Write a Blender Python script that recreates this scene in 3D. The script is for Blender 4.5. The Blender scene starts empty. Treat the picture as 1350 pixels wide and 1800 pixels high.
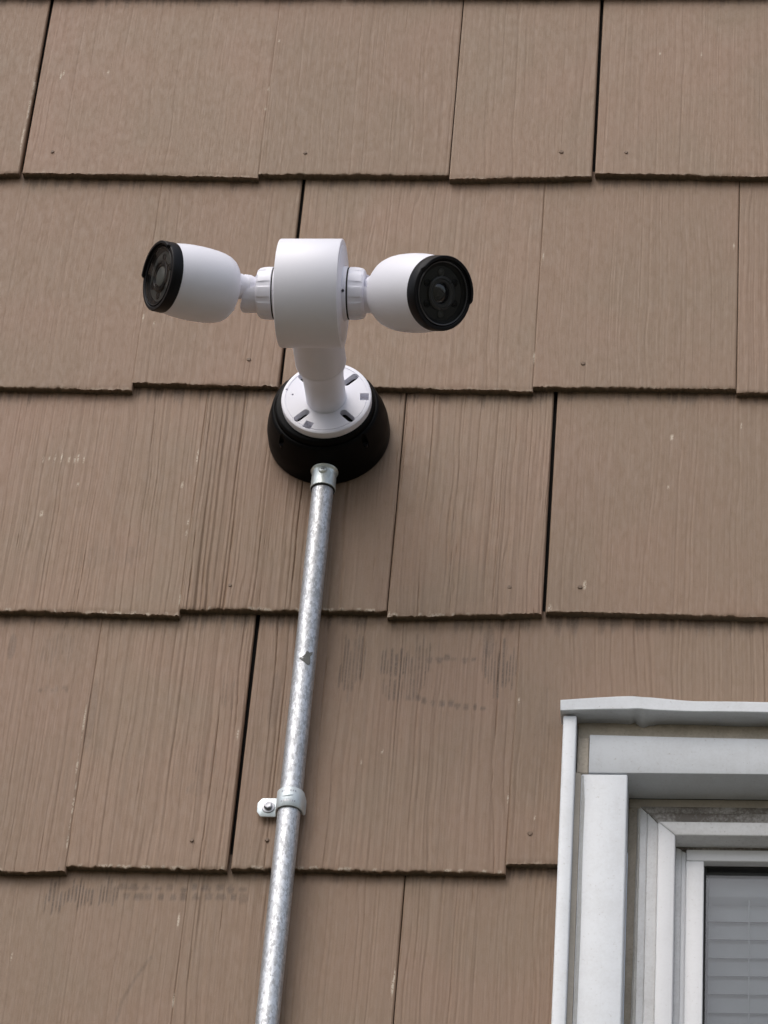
import bpy, bmesh, math, random
import numpy as np
from mathutils import Vector, Matrix

# ------------------------------------------------------------------ camera, sky, sun, exposure
scene = bpy.context.scene
cam_data = bpy.data.cameras.new('camera')
camera = bpy.data.objects.new('camera', cam_data)
scene.collection.objects.link(camera)
camera.matrix_world = Matrix((
    (0.99440926, -0.00894968, 0.10521471, 0.41454597),
    (0.07948415, -0.59252100, -0.80162406, -3.15839879),
    (0.06951621, 0.80550528, -0.58849701, 1.58132177),
    (0, 0, 0, 1)))
cam_data.sensor_fit = 'VERTICAL'
cam_data.sensor_height = 24.0
cam_data.lens = 24.0 * 6400 / 1800
cam_data.clip_start = 0.05
cam_data.clip_end = 2000
scene.camera = camera
scene.render.resolution_x, scene.render.resolution_y = 768, 1024

SUN_ELEV, SUN_DIR = 52.0, Vector((-0.50, -0.86, 0))
world = bpy.data.worlds.new('World'); scene.world = world; world.use_nodes = True
wn = world.node_tree; wn.nodes.clear()
sky = wn.nodes.new('ShaderNodeTexSky'); sky.sky_type = 'NISHITA'; sky.sun_disc = False
sky.sun_elevation = math.radians(SUN_ELEV)
sky.sun_rotation = math.atan2(SUN_DIR.x, SUN_DIR.y)
sky.air_density = 1.0; sky.dust_density = 4.0; sky.ozone_density = 1.0
hs = wn.nodes.new('ShaderNodeHueSaturation'); hs.inputs['Saturation'].default_value = 0.60   # overcast: nearly grey sky
bg = wn.nodes.new('ShaderNodeBackground'); bg.inputs['Strength'].default_value = 0.13
wo = wn.nodes.new('ShaderNodeOutputWorld')
wn.links.new(sky.outputs[0], hs.inputs['Color']); wn.links.new(hs.outputs[0], bg.inputs['Color']); wn.links.new(bg.outputs[0], wo.inputs['Surface'])
sd = bpy.data.lights.new('sun', 'SUN'); sd.energy = 0.6; sd.angle = math.radians(48); sd.color = (1.0, 0.97, 0.93)
sun = bpy.data.objects.new('sun', sd); scene.collection.objects.link(sun)
d = SUN_DIR.normalized() * math.cos(math.radians(SUN_ELEV)); d.z = math.sin(math.radians(SUN_ELEV))
sun.rotation_euler = d.to_track_quat('Z', 'Y').to_euler(); sun.location = (-3, -5, 9)
scene.view_settings.view_transform = 'Standard'; scene.view_settings.look = 'None'
scene.view_settings.exposure = 0.46; scene.view_settings.gamma = 1.0
scene.view_settings.use_curve_mapping = False

# world coordinates in metres; (course, x_left, z_left, x_right, z_right, z_top, gap_left, gap_right, groove spacing mm, groove depth mm)
SHINGLES = [
    (0, -0.92005, 4.66807, -0.60632, 4.66543, 4.9669, 0.0, 1.0, 3.0, 0.12),
    (0, -0.60207, 4.66539, -0.40895, 4.66185, 4.9669, 1.0, 0.0, 3.0, 0.12),
    (0, -0.40731, 4.66566, -0.10312, 4.65929, 4.9669, 0.0, 1.0, 3.0, 0.12),
    (0, -0.09905, 4.66021, 0.15736, 4.65523, 4.9669, 1.0, 0.0, 3.0, 0.12),
    (0, 0.1594, 4.65521, 0.40758, 4.65501, 4.9669, 0.0, 1.0, 3.0, 0.12),
    (0, 0.41161, 4.65498, 0.70769, 4.65064, 4.9669, 1.0, 0.0, 3.0, 0.12),
    (1, -0.92027, 4.37561, -0.61825, 4.37346, 4.6741, 0.0, 0.0, 4.0, 0.1),
    (1, -0.61607, 4.37257, -0.46007, 4.3715, 4.6741, 0.0, 1.0, 4.0, 0.08),
    (1, -0.45614, 4.37238, -0.17865, 4.36504, 4.6741, 1.0, 0.0, 5.0, 0.12),
    (1, -0.1771, 4.36987, 0.04269, 4.36832, 4.6741, 0.0, 0.0, 5.0, 0.14),
    (1, 0.04568, 4.36221, 0.20852, 4.3664, 4.6741, 0.0, 1.0, 4.5, 0.14),
    (1, 0.21228, 4.37074, 0.46131, 4.36442, 4.6741, 1.0, 0.0, 4.0, 0.16),
    (1, 0.46324, 4.36701, 0.69806, 4.36333, 4.6741, 0.0, 1.0, 4.0, 0.16),
    (2, -0.84386, 4.05258, -0.51734, 4.05317, 4.3816, 0.0, 1.0, 4.0, 0.15),
    (2, -0.51369, 4.05481, -0.2917, 4.05108, 4.3816, 1.0, 0.0, 5.0, 0.1),
    (2, -0.2909, 4.06115, -0.12719, 4.05742, 4.3816, 0.0, 1.0, 4.5, 0.22),
    (2, -0.12352, 4.05905, 0.15426, 4.05216, 4.3816, 1.0, 0.0, 4.5, 0.2),
    (2, 0.15585, 4.05853, 0.37617, 4.05686, 4.3816, 0.0, 0.0, 4.0, 0.12),
    (2, 0.3787, 4.05213, 0.59624, 4.05287, 4.3816, 0.0, 1.0, 4.2, 0.2),
    (2, 0.59993, 4.05446, 0.74841, 4.05393, 4.3816, 1.0, 0.0, 4.0, 0.15),
    (3, -0.79785, 3.75021, -0.5416, 3.75089, 4.0671, 0.0, 1.0, 4.0, 0.2),
    (3, -0.53834, 3.7539, -0.20708, 3.7476, 4.0671, 1.0, 0.0, 3.2, 0.3),
    (3, -0.20609, 3.75569, 0.01343, 3.75664, 4.0671, 0.0, 0.0, 6.5, 0.95),
    (3, 0.01629, 3.75011, 0.17801, 3.75464, 4.0671, 0.0, 1.0, 4.0, 0.55),
    (3, 0.18203, 3.75833, 0.52884, 3.75181, 4.0671, 1.0, 0.0, 4.0, 0.14),
    (3, 0.53063, 3.75471, 0.73576, 3.75627, 4.0671, 0.0, 1.0, 4.0, 0.2),
    (4, -0.76942, 3.42171, -0.53221, 3.42568, 3.7643, 0.0, 1.0, 3.5, 0.2),
    (4, -0.529, 3.42776, -0.29046, 3.43109, 3.7643, 1.0, 0.0, 3.0, 0.38),
    (4, -0.28953, 3.43777, -0.12552, 3.43677, 3.7643, 0.0, 1.0, 5.0, 0.6),
    (4, -0.12115, 3.43952, 0.1549, 3.44008, 3.7643, 1.0, 0.0, 5.2, 0.55),
    (4, 0.15607, 3.45098, 0.4894, 3.45443, 3.7643, 0.0, 1.0, 4.5, 0.3),
    (4, 0.49275, 3.45124, 0.72296, 3.45508, 3.7643, 1.0, 0.0, 4.0, 0.3),
    (5, -0.70678, 3.11102, -0.38166, 3.1196, 3.4611, 0.0, 1.0, 3.5, 0.25),
    (5, -0.3785, 3.1209, -0.16478, 3.12373, 3.4611, 1.0, 0.0, 3.6, 0.25),
    (5, -0.16391, 3.13096, 0.05298, 3.13388, 3.4611, 0.0, 0.0, 5.5, 0.42),
    (5, 0.05578, 3.13277, 0.31182, 3.13812, 3.4611, 0.0, 1.0, 3.3, 0.35),
    (5, 0.31494, 3.14176, 0.70999, 3.15013, 3.4611, 1.0, 0.0, 4.0, 0.3),
    (6, -0.64101, 2.78483, -0.4291, 2.79186, 3.1561, 0.0, 1.0, 3.5, 0.2),
    (6, -0.4262, 2.79358, -0.19358, 2.80087, 3.1561, 1.0, 0.0, 3.2, 0.32),
    (6, -0.19266, 2.80627, -0.00214, 2.80979, 3.1561, 0.0, 1.0, 4.6, 0.4),
    (6, 0.00078, 2.81204, 0.18626, 2.8146, 3.1561, 1.0, 0.0, 5.0, 0.42),
    (6, 0.18735, 2.82341, 0.6968, 2.83965, 3.1561, 0.0, 1.0, 4.5, 0.3),
]
NAILS = [(-0.4246, 4.4052), (-0.1258, 4.4029), (0.1722, 4.4041), (0.247, 4.4031), (-0.1636, 4.0951), (0.2088, 4.0916), (-0.1554, 3.7872), (0.1426, 3.789), (0.2171, 3.7901), (-0.1643, 3.471), (-0.0877, 3.4733), (0.1781, 3.4863), (0.2779, 3.6567)]
SCUFFS = [(-0.332, 3.7107, 0.0179, 0.026874999999999996, 0.3928285322193816), (-0.161, 3.5638, 0.0119, 0.02575, 0.45910945035912976), (-0.2871, 3.6243, 0.0052, 0.0495, 0.3428580966089664), (-0.1443, 3.656, 0.0106, 0.023249999999999996, 0.3451342434290583), (-0.0186, 3.6877, 0.0141, 0.038125, 1.079612195789352), (0.0279, 3.6939, 0.0177, 0.019, 1.2473855058290018), (0.0525, 3.6978, 0.013, 0.037875, 0.825076537028446), (0.0361, 3.6625, 0.0211, 0.01775, 0.7705980311636674), (0.136, 3.6928, 0.0192, 0.0355, 0.9342868653528003), (0.1234, 3.7248, 0.0065, 0.02125, 0.4536316597266107), (-0.3825, 3.7102, 0.0048, 0.018, 0.4264961789463332), (-0.2984, 3.4071, 0.0101, 0.02475, 1.1928494611185727), (-0.2742, 3.411, 0.0162, 0.01775, 1.867793043397637), (-0.2453, 3.4133, 0.0111, 0.015874999999999997, 1.0864803279227981), (-0.2741, 3.6229, 0.0038, 0.0615, 0.16054828278483824), (-0.1642, 3.5341, 0.0131, 0.008, 0.3703410395677432), (-0.2876, 3.8296, 0.0375, 0.023375, 0.2818501058860735), (-0.2677, 3.8264, 0.0055, 0.013625, 0.21348945720892254), (-0.0965, 3.6459, 0.0068, 0.038, 0.28047986174845746), (0.1873, 3.5805, 0.014, 0.10124999999999999, 0.20353065502679507), (0.2062, 3.3364, 0.0164, 0.125, 0.17945909522049117), (-0.2304, 3.4204, 0.0056, 0.0038749999999999995, 0.5604806675147411), (-0.2256, 3.41, 0.0044, 0.00375, 0.5687483344876747), (-0.2196, 3.4194, 0.0061, 0.0043749999999999995, 0.7376562260833917), (-0.2132, 3.4086, 0.0056, 0.0052499999999999995, 0.7231632639402652), (-0.2069, 3.4197, 0.0044, 0.0034999999999999996, 0.6536313967722823), (-0.2033, 3.4094, 0.0051, 0.0029999999999999996, 0.551300031459383), (-0.1942, 3.419, 0.0036, 0.00325, 0.6248912597783018), (-0.1908, 3.4093, 0.0043, 0.00325, 0.7739896675852087), (-0.1827, 3.4209, 0.0042, 0.00375, 0.48474404642143876), (-0.1781, 3.4085, 0.0037, 0.004, 0.6540116356704564), (-0.1681, 3.4183, 0.0038, 0.0043749999999999995, 0.8045852577536773), (-0.1678, 3.4097, 0.0039, 0.005, 0.776622120800745), (-0.1575, 3.4216, 0.0035, 0.004, 0.7880606854879579), (-0.155, 3.4096, 0.0046, 0.0034999999999999996, 0.67026954415237), (-0.146, 3.4204, 0.0057, 0.0042499999999999994, 0.7571602984655915), (-0.1421, 3.4113, 0.0047, 0.005375, 0.607037619490231), (-0.1317, 3.4218, 0.0044, 0.005, 0.7094985936427731), (-0.1296, 3.4098, 0.006, 0.00475, 0.5989889942509482), (-0.1208, 3.4196, 0.0043, 0.00475, 0.6748165561165398), (-0.1168, 3.4105, 0.0034, 0.0043749999999999995, 0.7402481735140497), (-0.1084, 3.4198, 0.0045, 0.00375, 0.7254671284856039), (-0.107, 3.4092, 0.006, 0.005624999999999999, 0.41173331092551696), (0.044, 3.6507, 0.003, 0.0034999999999999996, 0.5987516239904674), (0.0541, 3.6517, 0.0032, 0.00475, 0.7748015281684091), (0.0604, 3.6479, 0.0031, 0.004, 0.6924276462635616), (0.0697, 3.6461, 0.0026, 0.0043749999999999995, 0.4873816859930342), (0.0793, 3.6445, 0.004, 0.0031249999999999997, 0.7249317494004052), (0.0885, 3.6455, 0.0031, 0.004874999999999999, 0.7838133498703097), (0.0954, 3.6424, 0.0036, 0.00375, 0.7390782583424337), (0.1042, 3.6407, 0.0033, 0.00375, 0.6258891547958326), (0.1137, 3.6409, 0.0025, 0.00275, 0.84311613889269), (0.1222, 3.6392, 0.0028, 0.00325, 0.7121000780687757), (0.0629, 3.7003, 0.0031, 0.0043749999999999995, 0.5610979395056314), (0.073, 3.7006, 0.0047, 0.003375, 0.6273698483822259), (0.0809, 3.7029, 0.0038, 0.0043749999999999995, 0.7635487934803833), (0.088, 3.7013, 0.0034, 0.0025, 0.413445129147316), (0.0998, 3.7004, 0.0038, 0.0031249999999999997, 0.5819985693337932), (0.1088, 3.7013, 0.0027, 0.0026249999999999997, 0.7448056916022224), (-0.3448, 3.6548, 0.0025, 0.00275, 0.4885158569471103), (-0.3388, 3.6565, 0.0017, 0.0034999999999999996, 0.25341484486838933), (-0.3319, 3.6543, 0.0018, 0.0017499999999999998, 0.3797552163333691), (-0.3274, 3.6558, 0.0021, 0.003375, 0.2887809500420086), (-0.3193, 3.6575, 0.0027, 0.00225, 0.486303094438749), (-0.3165, 3.6561, 0.0024, 0.00275, 0.5120699105308966), (-0.3099, 3.6563, 0.0023, 0.001625, 0.521589215546893)]
CHIPS = [(-0.3796, 3.9585, 0.001, 0.0038749999999999995), (-0.3733, 3.9593, 0.0009, 0.0031249999999999997), (-0.367, 3.9594, 0.0009, 0.0038749999999999995), (-0.3596, 3.961, 0.001, 0.006124999999999999), (-0.351, 3.958, 0.0011, 0.004625), (-0.3446, 3.958, 0.0009, 0.004625), (-0.3411, 3.9604, 0.0009, 0.006124999999999999), (-0.3345, 3.9581, 0.0006, 0.0038749999999999995), (-0.3718, 3.8818, 0.0022, 0.0031249999999999997), (-0.3367, 3.9238, 0.0012, 0.00225), (-0.2216, 3.9234, 0.0015, 0.0031249999999999997), (0.3087, 3.9951, 0.0018, 0.0038749999999999995), (0.3066, 3.9265, 0.0012, 0.00225), (-0.4306, 4.5305, 0.0012, 0.006124999999999999), (-0.4277, 4.5351, 0.0009, 0.004625), (-0.3741, 4.5358, 0.0012, 0.00225), (-0.1733, 4.5875, 0.0012, 0.00225), (-0.1785, 4.5064, 0.0012, 0.0031249999999999997), (-0.1791, 4.4755, 0.0012, 0.00225), (0.1544, 4.1002, 0.001, 0.007749999999999999), (-0.2088, 3.964, 0.001, 0.00925), (-0.208, 3.9313, 0.001, 0.01075), (-0.2096, 3.8729, 0.001, 0.0038749999999999995), (-0.2099, 3.8577, 0.0011, 0.0031249999999999997), (-0.2075, 3.7687, 0.0009, 0.007749999999999999), (-0.2899, 4.1568, 0.0011, 0.004625), (-0.2765, 4.1469, 0.0012, 0.00225), (-0.1301, 3.6026, 0.0011, 0.006124999999999999), (-0.2932, 3.6137, 0.0011, 0.023124999999999996), (-0.2935, 3.5612, 0.0009, 0.015375), (-0.2917, 3.5164, 0.001, 0.02775), (-0.2918, 3.4689, 0.0009, 0.0185), (-0.1697, 3.3821, 0.0011, 0.007749999999999999), (-0.1647, 3.2902, 0.001, 0.007749999999999999), (-0.461, 4.515, 0.0014, 0.03075), (-0.462, 4.4693, 0.0011, 0.03075), (-0.4636, 4.4286, 0.001, 0.023124999999999996), (0.1589, 3.6498, 0.001, 0.0031249999999999997), (0.1537, 3.5289, 0.0009, 0.004625), (0.0508, 3.3104, 0.0012, 0.00925), (0.0517, 3.3231, 0.0009, 0.007749999999999999), (0.0216, 3.5831, 0.0012, 0.00225), (-0.3331, 3.3359, 0.0012, 0.00225), (0.3304, 4.5613, 0.0012, 0.00225), (0.2817, 4.5635, 0.0012, 0.00225), (0.2218, 3.7931, 0.0018, 0.006124999999999999), (0.1864, 3.7633, 0.0025, 0.00225), (0.3835, 4.0121, 0.0012, 0.00225), (0.0008, 3.5703, 0.0009, 0.00225), (0.1819, 3.5058, 0.0009, 0.00225), (0.3722, 4.2674, 0.0009, 0.0038749999999999995), (0.1579, 4.2501, 0.0007, 0.004625)]
SCRATCH = [(-0.1927, 3.3394), (-0.2068, 3.3121), (-0.2161, 3.2876), (-0.2186, 3.2654)]

rng = np.random.default_rng(7)
random.seed(5)
COL = scene.collection
WIN_O = (0.2056, 3.6155)        # x, z of the window's upper left corner
WIN_W, WIN_H = 0.80, 1.30

# ------------------------------------------------------------------ materials
def mat(name):
    m = bpy.data.materials.new(name); m.use_nodes = True
    nt = m.node_tree; b = nt.nodes['Principled BSDF']
    return m, nt, b
def node(nt, t, **kw):
    n = nt.nodes.new(t)
    for k, v in kw.items():
        if k in n.inputs: n.inputs[k].default_value = v
        else: setattr(n, k, v)
    return n
def noise(nt, vec, scale, detail=4, rough=.55, stretch=None):
    if stretch:
        mp = node(nt, 'ShaderNodeMapping'); mp.inputs['Scale'].default_value = stretch
        nt.links.new(vec, mp.inputs['Vector']); vec = mp.outputs[0]
    n = node(nt, 'ShaderNodeTexNoise', Scale=scale, Detail=detail, Roughness=rough)
    nt.links.new(vec, n.inputs['Vector']); return n.outputs['Fac']
def ramp(nt, fac, a, b, ca=0., cb=1.):
    r = node(nt, 'ShaderNodeMapRange'); r.inputs['From Min'].default_value = a; r.inputs['From Max'].default_value = b
    r.inputs['To Min'].default_value = ca; r.inputs['To Max'].default_value = cb
    nt.links.new(fac, r.inputs['Value']); return r.outputs[0]
def mix(nt, fac, a, b, mode='MIX'):
    m = node(nt, 'ShaderNodeMix', data_type='RGBA', blend_type=mode)
    for s, v in ((m.inputs[0], fac), (m.inputs[6], a), (m.inputs[7], b)):
        if isinstance(v, (int, float)): s.default_value = v
        elif isinstance(v, tuple): s.default_value = (*v, 1)
        else: nt.links.new(v, s)
    return m.outputs[2]
def mul(nt, a, b, op='MULTIPLY'):
    m = node(nt, 'ShaderNodeMath', operation=op)
    for s, v in ((m.inputs[0], a), (m.inputs[1], b)):
        if isinstance(v, (int, float)): s.default_value = v
        else: nt.links.new(v, s)
    return m.outputs[0]
def bump(nt, b, h, strength, dist, prev=None):
    n = node(nt, 'ShaderNodeBump', Strength=strength, Distance=dist)
    nt.links.new(h, n.inputs['Height'])
    if prev is not None: nt.links.new(prev, n.inputs['Normal'])
    nt.links.new(n.outputs[0], b.inputs['Normal']); return n.outputs[0]
def coords(nt, rand=True):
    tc = node(nt, 'ShaderNodeTexCoord')
    if not rand: return tc.outputs['Object'], None
    oi = node(nt, 'ShaderNodeObjectInfo')
    v = node(nt, 'ShaderNodeVectorMath', operation='MULTIPLY_ADD')
    cx = node(nt, 'ShaderNodeCombineXYZ')
    for i in range(3): nt.links.new(oi.outputs['Random'], cx.inputs[i])
    v.inputs[1].default_value = (37., 11., 53.)
    nt.links.new(cx.outputs[0], v.inputs[0]); nt.links.new(tc.outputs['Object'], v.inputs[2])
    return v.outputs[0], oi.outputs['Random']

# painted shingle
PAINT, nt, b = mat('brown_painted_shingle')
vec, rnd = coords(nt)
big = noise(nt, vec, 9, 3, .5, (1, 1, .8))
GR = node(nt, 'ShaderNodeAttribute', attribute_name='grain').outputs['Fac']
streak = noise(nt, vec, 1, 4, .6, (300, 1, 3.5))
fine = noise(nt, vec, 900, 3, .7)
mott = noise(nt, vec, 130, 4, .65, (1.6, 1, .7))
c = mix(nt, ramp(nt, big, .38, .62), (.243, .154, .101), (.222, .151, .099))
warm = noise(nt, vec, 5.5, 2, .5)
c = mix(nt, ramp(nt, warm, .5, .75, 0, .7), c, (.272, .161, .112))
c = mix(nt, mul(nt, ramp(nt, streak, .50, .74, 0, .55), GR), c, (.150, .098, .062))
c = mix(nt, ramp(nt, fine, .3, .8, 0, .36), c, (.34, .25, .18))
c = mix(nt, ramp(nt, mott, .52, .8, 0, .20), c, (.17, .120, .08))
c = mix(nt, ramp(nt, rnd, 0, 1, 0, .38), c, (.195, .128, .082))
def attr(nt, n):
    a = node(nt, 'ShaderNodeAttribute', attribute_name=n); return a.outputs['Fac']
brk = noise(nt, vec, 500, 3, .6)
c = mix(nt, mul(nt, attr(nt, 'scuff_shade'), ramp(nt, brk, .3, .6, .45, 1)), c, (.098, .066, .045))  # scuffs, dirt runs and the shade painted under the laps
c = mix(nt, mul(nt, attr(nt, 'raw'), ramp(nt, mott, .35, .65, .75, 1)), c, (.115, .090, .058))
c = mix(nt, mul(nt, attr(nt, 'chip'), ramp(nt, brk, .40, .50)), c, (.50, .42, .33))
nt.links.new(c, b.inputs['Base Color'])
b.inputs['Roughness'].default_value = .62
nt.links.new(ramp(nt, mott, .3, .7, .55, .75), b.inputs['Roughness'])
n1 = bump(nt, b, mul(nt, streak, GR), .8, .0010)
n2 = bump(nt, b, fine, .45, .0003, n1)
bump(nt, b, mott, .15, .0003, n2)

RUST, nt, b = mat('painted_nail'); v, r = coords(nt)
nt.links.new(mix(nt, ramp(nt, noise(nt, v, 600), .4, .65), (.19, .122, .078), (.11, .068, .042)), b.inputs['Base Color']); b.inputs['Roughness'].default_value = .6
FELT, nt, b = mat('black_building_paper'); v, r = coords(nt)
nt.links.new(mix(nt, noise(nt, v, 60), (.010, .009, .008), (.025, .021, .018)), b.inputs['Base Color']); b.inputs['Roughness'].default_value = .9

def plastic(name, col, rough, spec=.5, bs=.05):
    m, nt, b = mat(name); v, r = coords(nt)
    n = noise(nt, v, 40, 4); f = noise(nt, v, 1500, 2)
    nt.links.new(mix(nt, ramp(nt, n, .3, .7, 0, .06), col, tuple(x*.6 for x in col)), b.inputs['Base Color'])
    nt.links.new(ramp(nt, n, .3, .7, rough-.04, rough+.06), b.inputs['Roughness'])
    b.inputs['Specular IOR Level'].default_value = spec
    bump(nt, b, f, bs, .0002); return m
WHITE = plastic('white_camera_enamel', (.79, .79, .86), .42)
BLACK = plastic('black_satin_plastic', (.0035, .0035, .0050), .42, .22, .12)
BLACKB = plastic('black_box_plastic', (.0015, .0015, .0018), .48, .10, .12)
RUBBER = plastic('black_rubber', (.012, .012, .012), .7)
PLATE = plastic('dark_face_plate', (.085, .085, .078), .6)
PLATEL = plastic('grey_lens_face', (.22, .22, .20), .5)
PLATED = plastic('black_face_plate', (.004, .004, .004), .35)
CHROME = plastic('grey_lens_rim', (.055, .055, .06), .3)
LENS, nt, b = mat('camera_lens'); b.inputs['Base Color'].default_value = (.006, .006, .010, 1); b.inputs['Roughness'].default_value = .04; b.inputs['Coat Weight'].default_value = 1

def glassmat(name, tint, rough=.0, ior=1.5, haze=0.0, hz=(.3, .3, .3)):
    m, nt, b = mat(name); nt.nodes.remove(b)
    out = [n for n in nt.nodes if n.type == 'OUTPUT_MATERIAL'][0]
    t = node(nt, 'ShaderNodeBsdfTransparent'); t.inputs[0].default_value = (*tint, 1)
    g = node(nt, 'ShaderNodeBsdfGlossy', Roughness=rough)
    fr = node(nt, 'ShaderNodeFresnel', IOR=ior)
    mx = node(nt, 'ShaderNodeMixShader'); nt.links.new(fr.outputs[0], mx.inputs[0]); nt.links.new(t.outputs[0], mx.inputs[1]); nt.links.new(g.outputs[0], mx.inputs[2])
    if haze:
        df = node(nt, 'ShaderNodeBsdfDiffuse'); df.inputs[0].default_value = (*hz, 1)
        m2 = node(nt, 'ShaderNodeMixShader'); nt.links.new(mx.outputs[0], m2.inputs[1]); nt.links.new(df.outputs[0], m2.inputs[2])
        v, _ = coords(nt, False); nt.links.new(ramp(nt, noise(nt, v, 30, 5), .3, .7, haze*.7, haze*1.3), m2.inputs[0]); nt.links.new(m2.outputs[0], out.inputs[0])
    else: nt.links.new(mx.outputs[0], out.inputs[0])
    return m
CAMGLASS = glassmat('camera_front_glass', (.90, .90, .90), .02, 1.25)
PANE = glassmat('window_glass', (.86, .87, .88), .01, 1.70, .05, (.41, .43, .43))

def galv(name, base, lo, hi, scale, metal=.85):
    m, nt, b = mat(name); v, r = coords(nt)
    vo = node(nt, 'ShaderNodeTexVoronoi', Scale=scale); vo.inputs['Randomness'].default_value = 1
    w = node(nt, 'ShaderNodeMapping'); w.inputs['Scale'].default_value = (1, 1, .45)
    nt.links.new(v, w.inputs['Vector'])
    ds = node(nt, 'ShaderNodeTexNoise', Scale=scale*1.3, Detail=4.)
    nt.links.new(w.outputs[0], ds.inputs['Vector'])
    ad = node(nt, 'ShaderNodeVectorMath', operation='MULTIPLY_ADD'); ad.inputs[1].default_value = (.004, .004, .004)
    nt.links.new(ds.outputs['Color'], ad.inputs[0]); nt.links.new(w.outputs[0], ad.inputs[2]); nt.links.new(ad.outputs[0], vo.inputs['Vector'])
    sp = node(nt, 'ShaderNodeSeparateColor'); nt.links.new(vo.outputs['Color'], sp.inputs[0])
    nf = noise(nt, w.outputs[0], scale*2.2, 4, .7)
    k = mul(nt, mul(nt, sp.outputs[0], .45), mul(nt, nf, .75), 'ADD')
    c = mix(nt, ramp(nt, k, .38, .78), tuple(x*lo for x in base), tuple(x*hi for x in base))
    pat = noise(nt, v, 14, 4, .6)
    c = mix(nt, ramp(nt, pat, .5, .75, 0, .25), c, (.30, .31, .32))
    nt.links.new(c, b.inputs['Base Color']); b.inputs['Metallic'].default_value = metal
    nt.links.new(ramp(nt, k, .3, .8, .60, .42), b.inputs['Roughness'])
    bump(nt, b, nf, .25, .0003); return m
GALV = galv('galvanised_steel', (.62, .635, .655), .60, 1.03, 540)
ZINC = galv('bright_zinc', (.78, .84, .83), .85, 1.05, 160, .9)
ZINCP = galv('zinc_plated_strap', (.70, .77, .80), .86, 1.06, 120, .55)
STEEL, nt, b = mat('dull_screw_steel'); b.inputs['Base Color'].default_value = (.38, .38, .40, 1); b.inputs['Metallic'].default_value = .9; b.inputs['Roughness'].default_value = .38

def trim(name, col, spots=.35, grime=.0, gcol=(.20, .17, .13), rough=.42):
    m, nt, b = mat(name); v, r = coords(nt)
    n = noise(nt, v, 6, 5, .6); s = noise(nt, v, 330, 3, .6); g = noise(nt, v, 26, 6, .7)
    c = mix(nt, ramp(nt, n, .3, .7, 0, .10), col, tuple(x*.72 for x in col))
    c = mix(nt, ramp(nt, s, .66, .74, 0, spots), c, (.30, .26, .21))
    st = noise(nt, v, 1, 5, .65, (60, 60, 5)); c = mix(nt, ramp(nt, st, .58, .8, 0, .12+grime*.3), c, gcol)
    if grime: c = mix(nt, ramp(nt, mul(nt, g, mul(nt, s, .5), 'ADD'), .68-.25*grime, .95-.15*grime, 0, min(1, grime*1.2)), c, gcol)
    nt.links.new(c, b.inputs['Base Color']); b.inputs['Roughness'].default_value = rough
    bump(nt, b, n, .2, .003); return m
ALU = trim('white_coil_trim', (.67, .695, .725), .35, .10)
ALUG = trim('grimy_coil_trim', (.66, .68, .67), .5, .25)
VINYL = trim('white_vinyl', (.76, .765, .78), .25, .05)
VINYLM = trim('dusty_vinyl', (.72, .72, .72), .5, .18)
VINYLG = trim('grimy_vinyl', (.50, .48, .45), .95, .85, (.13, .11, .09))
CAULK = trim('weathered_tan_caulk', (.54, .48, .40), .9, .35, (.22, .18, .13), .8)
CAULKL = trim('pale_caulk', (.50, .45, .38), .5, .25, (.25, .21, .17), .7)
CAULKW = trim('chalky_caulk', (.60, .58, .54), .6, .30, (.25, .21, .17), .7)
SMEAR = trim('grey_caulk_smear', (.46, .47, .47), .4, .3, (.28, .25, .22), .6)
SLAT, nt, b = mat('blind_slat'); v, r = coords(nt)
nt.links.new(mix(nt, noise(nt, v, 20), (.70, .73, .73), (.76, .79, .78)), b.inputs['Base Color']); b.inputs['Roughness'].default_value = .5
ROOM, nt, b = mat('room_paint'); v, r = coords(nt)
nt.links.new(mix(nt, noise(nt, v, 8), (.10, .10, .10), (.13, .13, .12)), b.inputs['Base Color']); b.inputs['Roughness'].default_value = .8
GROUND, nt, b = mat('ground_grass_and_soil'); v, r = coords(nt, False)
nt.links.new(mix(nt, noise(nt, v, .6, 8, .7), (.080, .084, .052), (.135, .118, .092)), b.inputs['Base Color']); b.inputs['Roughness'].default_value = .95
bump(nt, b, noise(nt, v, 25, 6, .7), .6, .04)
SCRAP, nt, b = mat('torn_label_paper'); v, r = coords(nt)
nt.links.new(mix(nt, noise(nt, v, 300), (.10, .105, .10), (.19, .19, .18)), b.inputs['Base Color']); b.inputs['Roughness'].default_value = .8

# ------------------------------------------------------------------ mesh helpers
def thing(name, label, cat, loc=(0, 0, 0), group=None):
    o = bpy.data.objects.new(name, None); COL.objects.link(o); o.location = loc
    o.empty_display_size = .05
    o['label'] = label; o['category'] = cat
    if group: o['group'] = group
    return o
def mk(name, verts, faces, m, parent=None, angle=35, loc=None):
    me = bpy.data.meshes.new(name); me.from_pydata([tuple(map(float, p)) for p in verts], [], faces)
    bm = bmesh.new(); bm.from_mesh(me); bmesh.ops.recalc_face_normals(bm, faces=bm.faces); bm.to_mesh(me); bm.free()
    me.materials.append(m); me.shade_smooth(); me.set_sharp_from_angle(angle=math.radians(angle))
    o = bpy.data.objects.new(name, me); COL.objects.link(o)
    if parent is not None: o.parent = parent
    if loc is not None: o.location = loc
    return o
def basis(axis, xref):
    a = Vector(axis).normalized(); x = Vector(xref); x = (x - a*x.dot(a)).normalized(); return a, x, a.cross(x)
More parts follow.
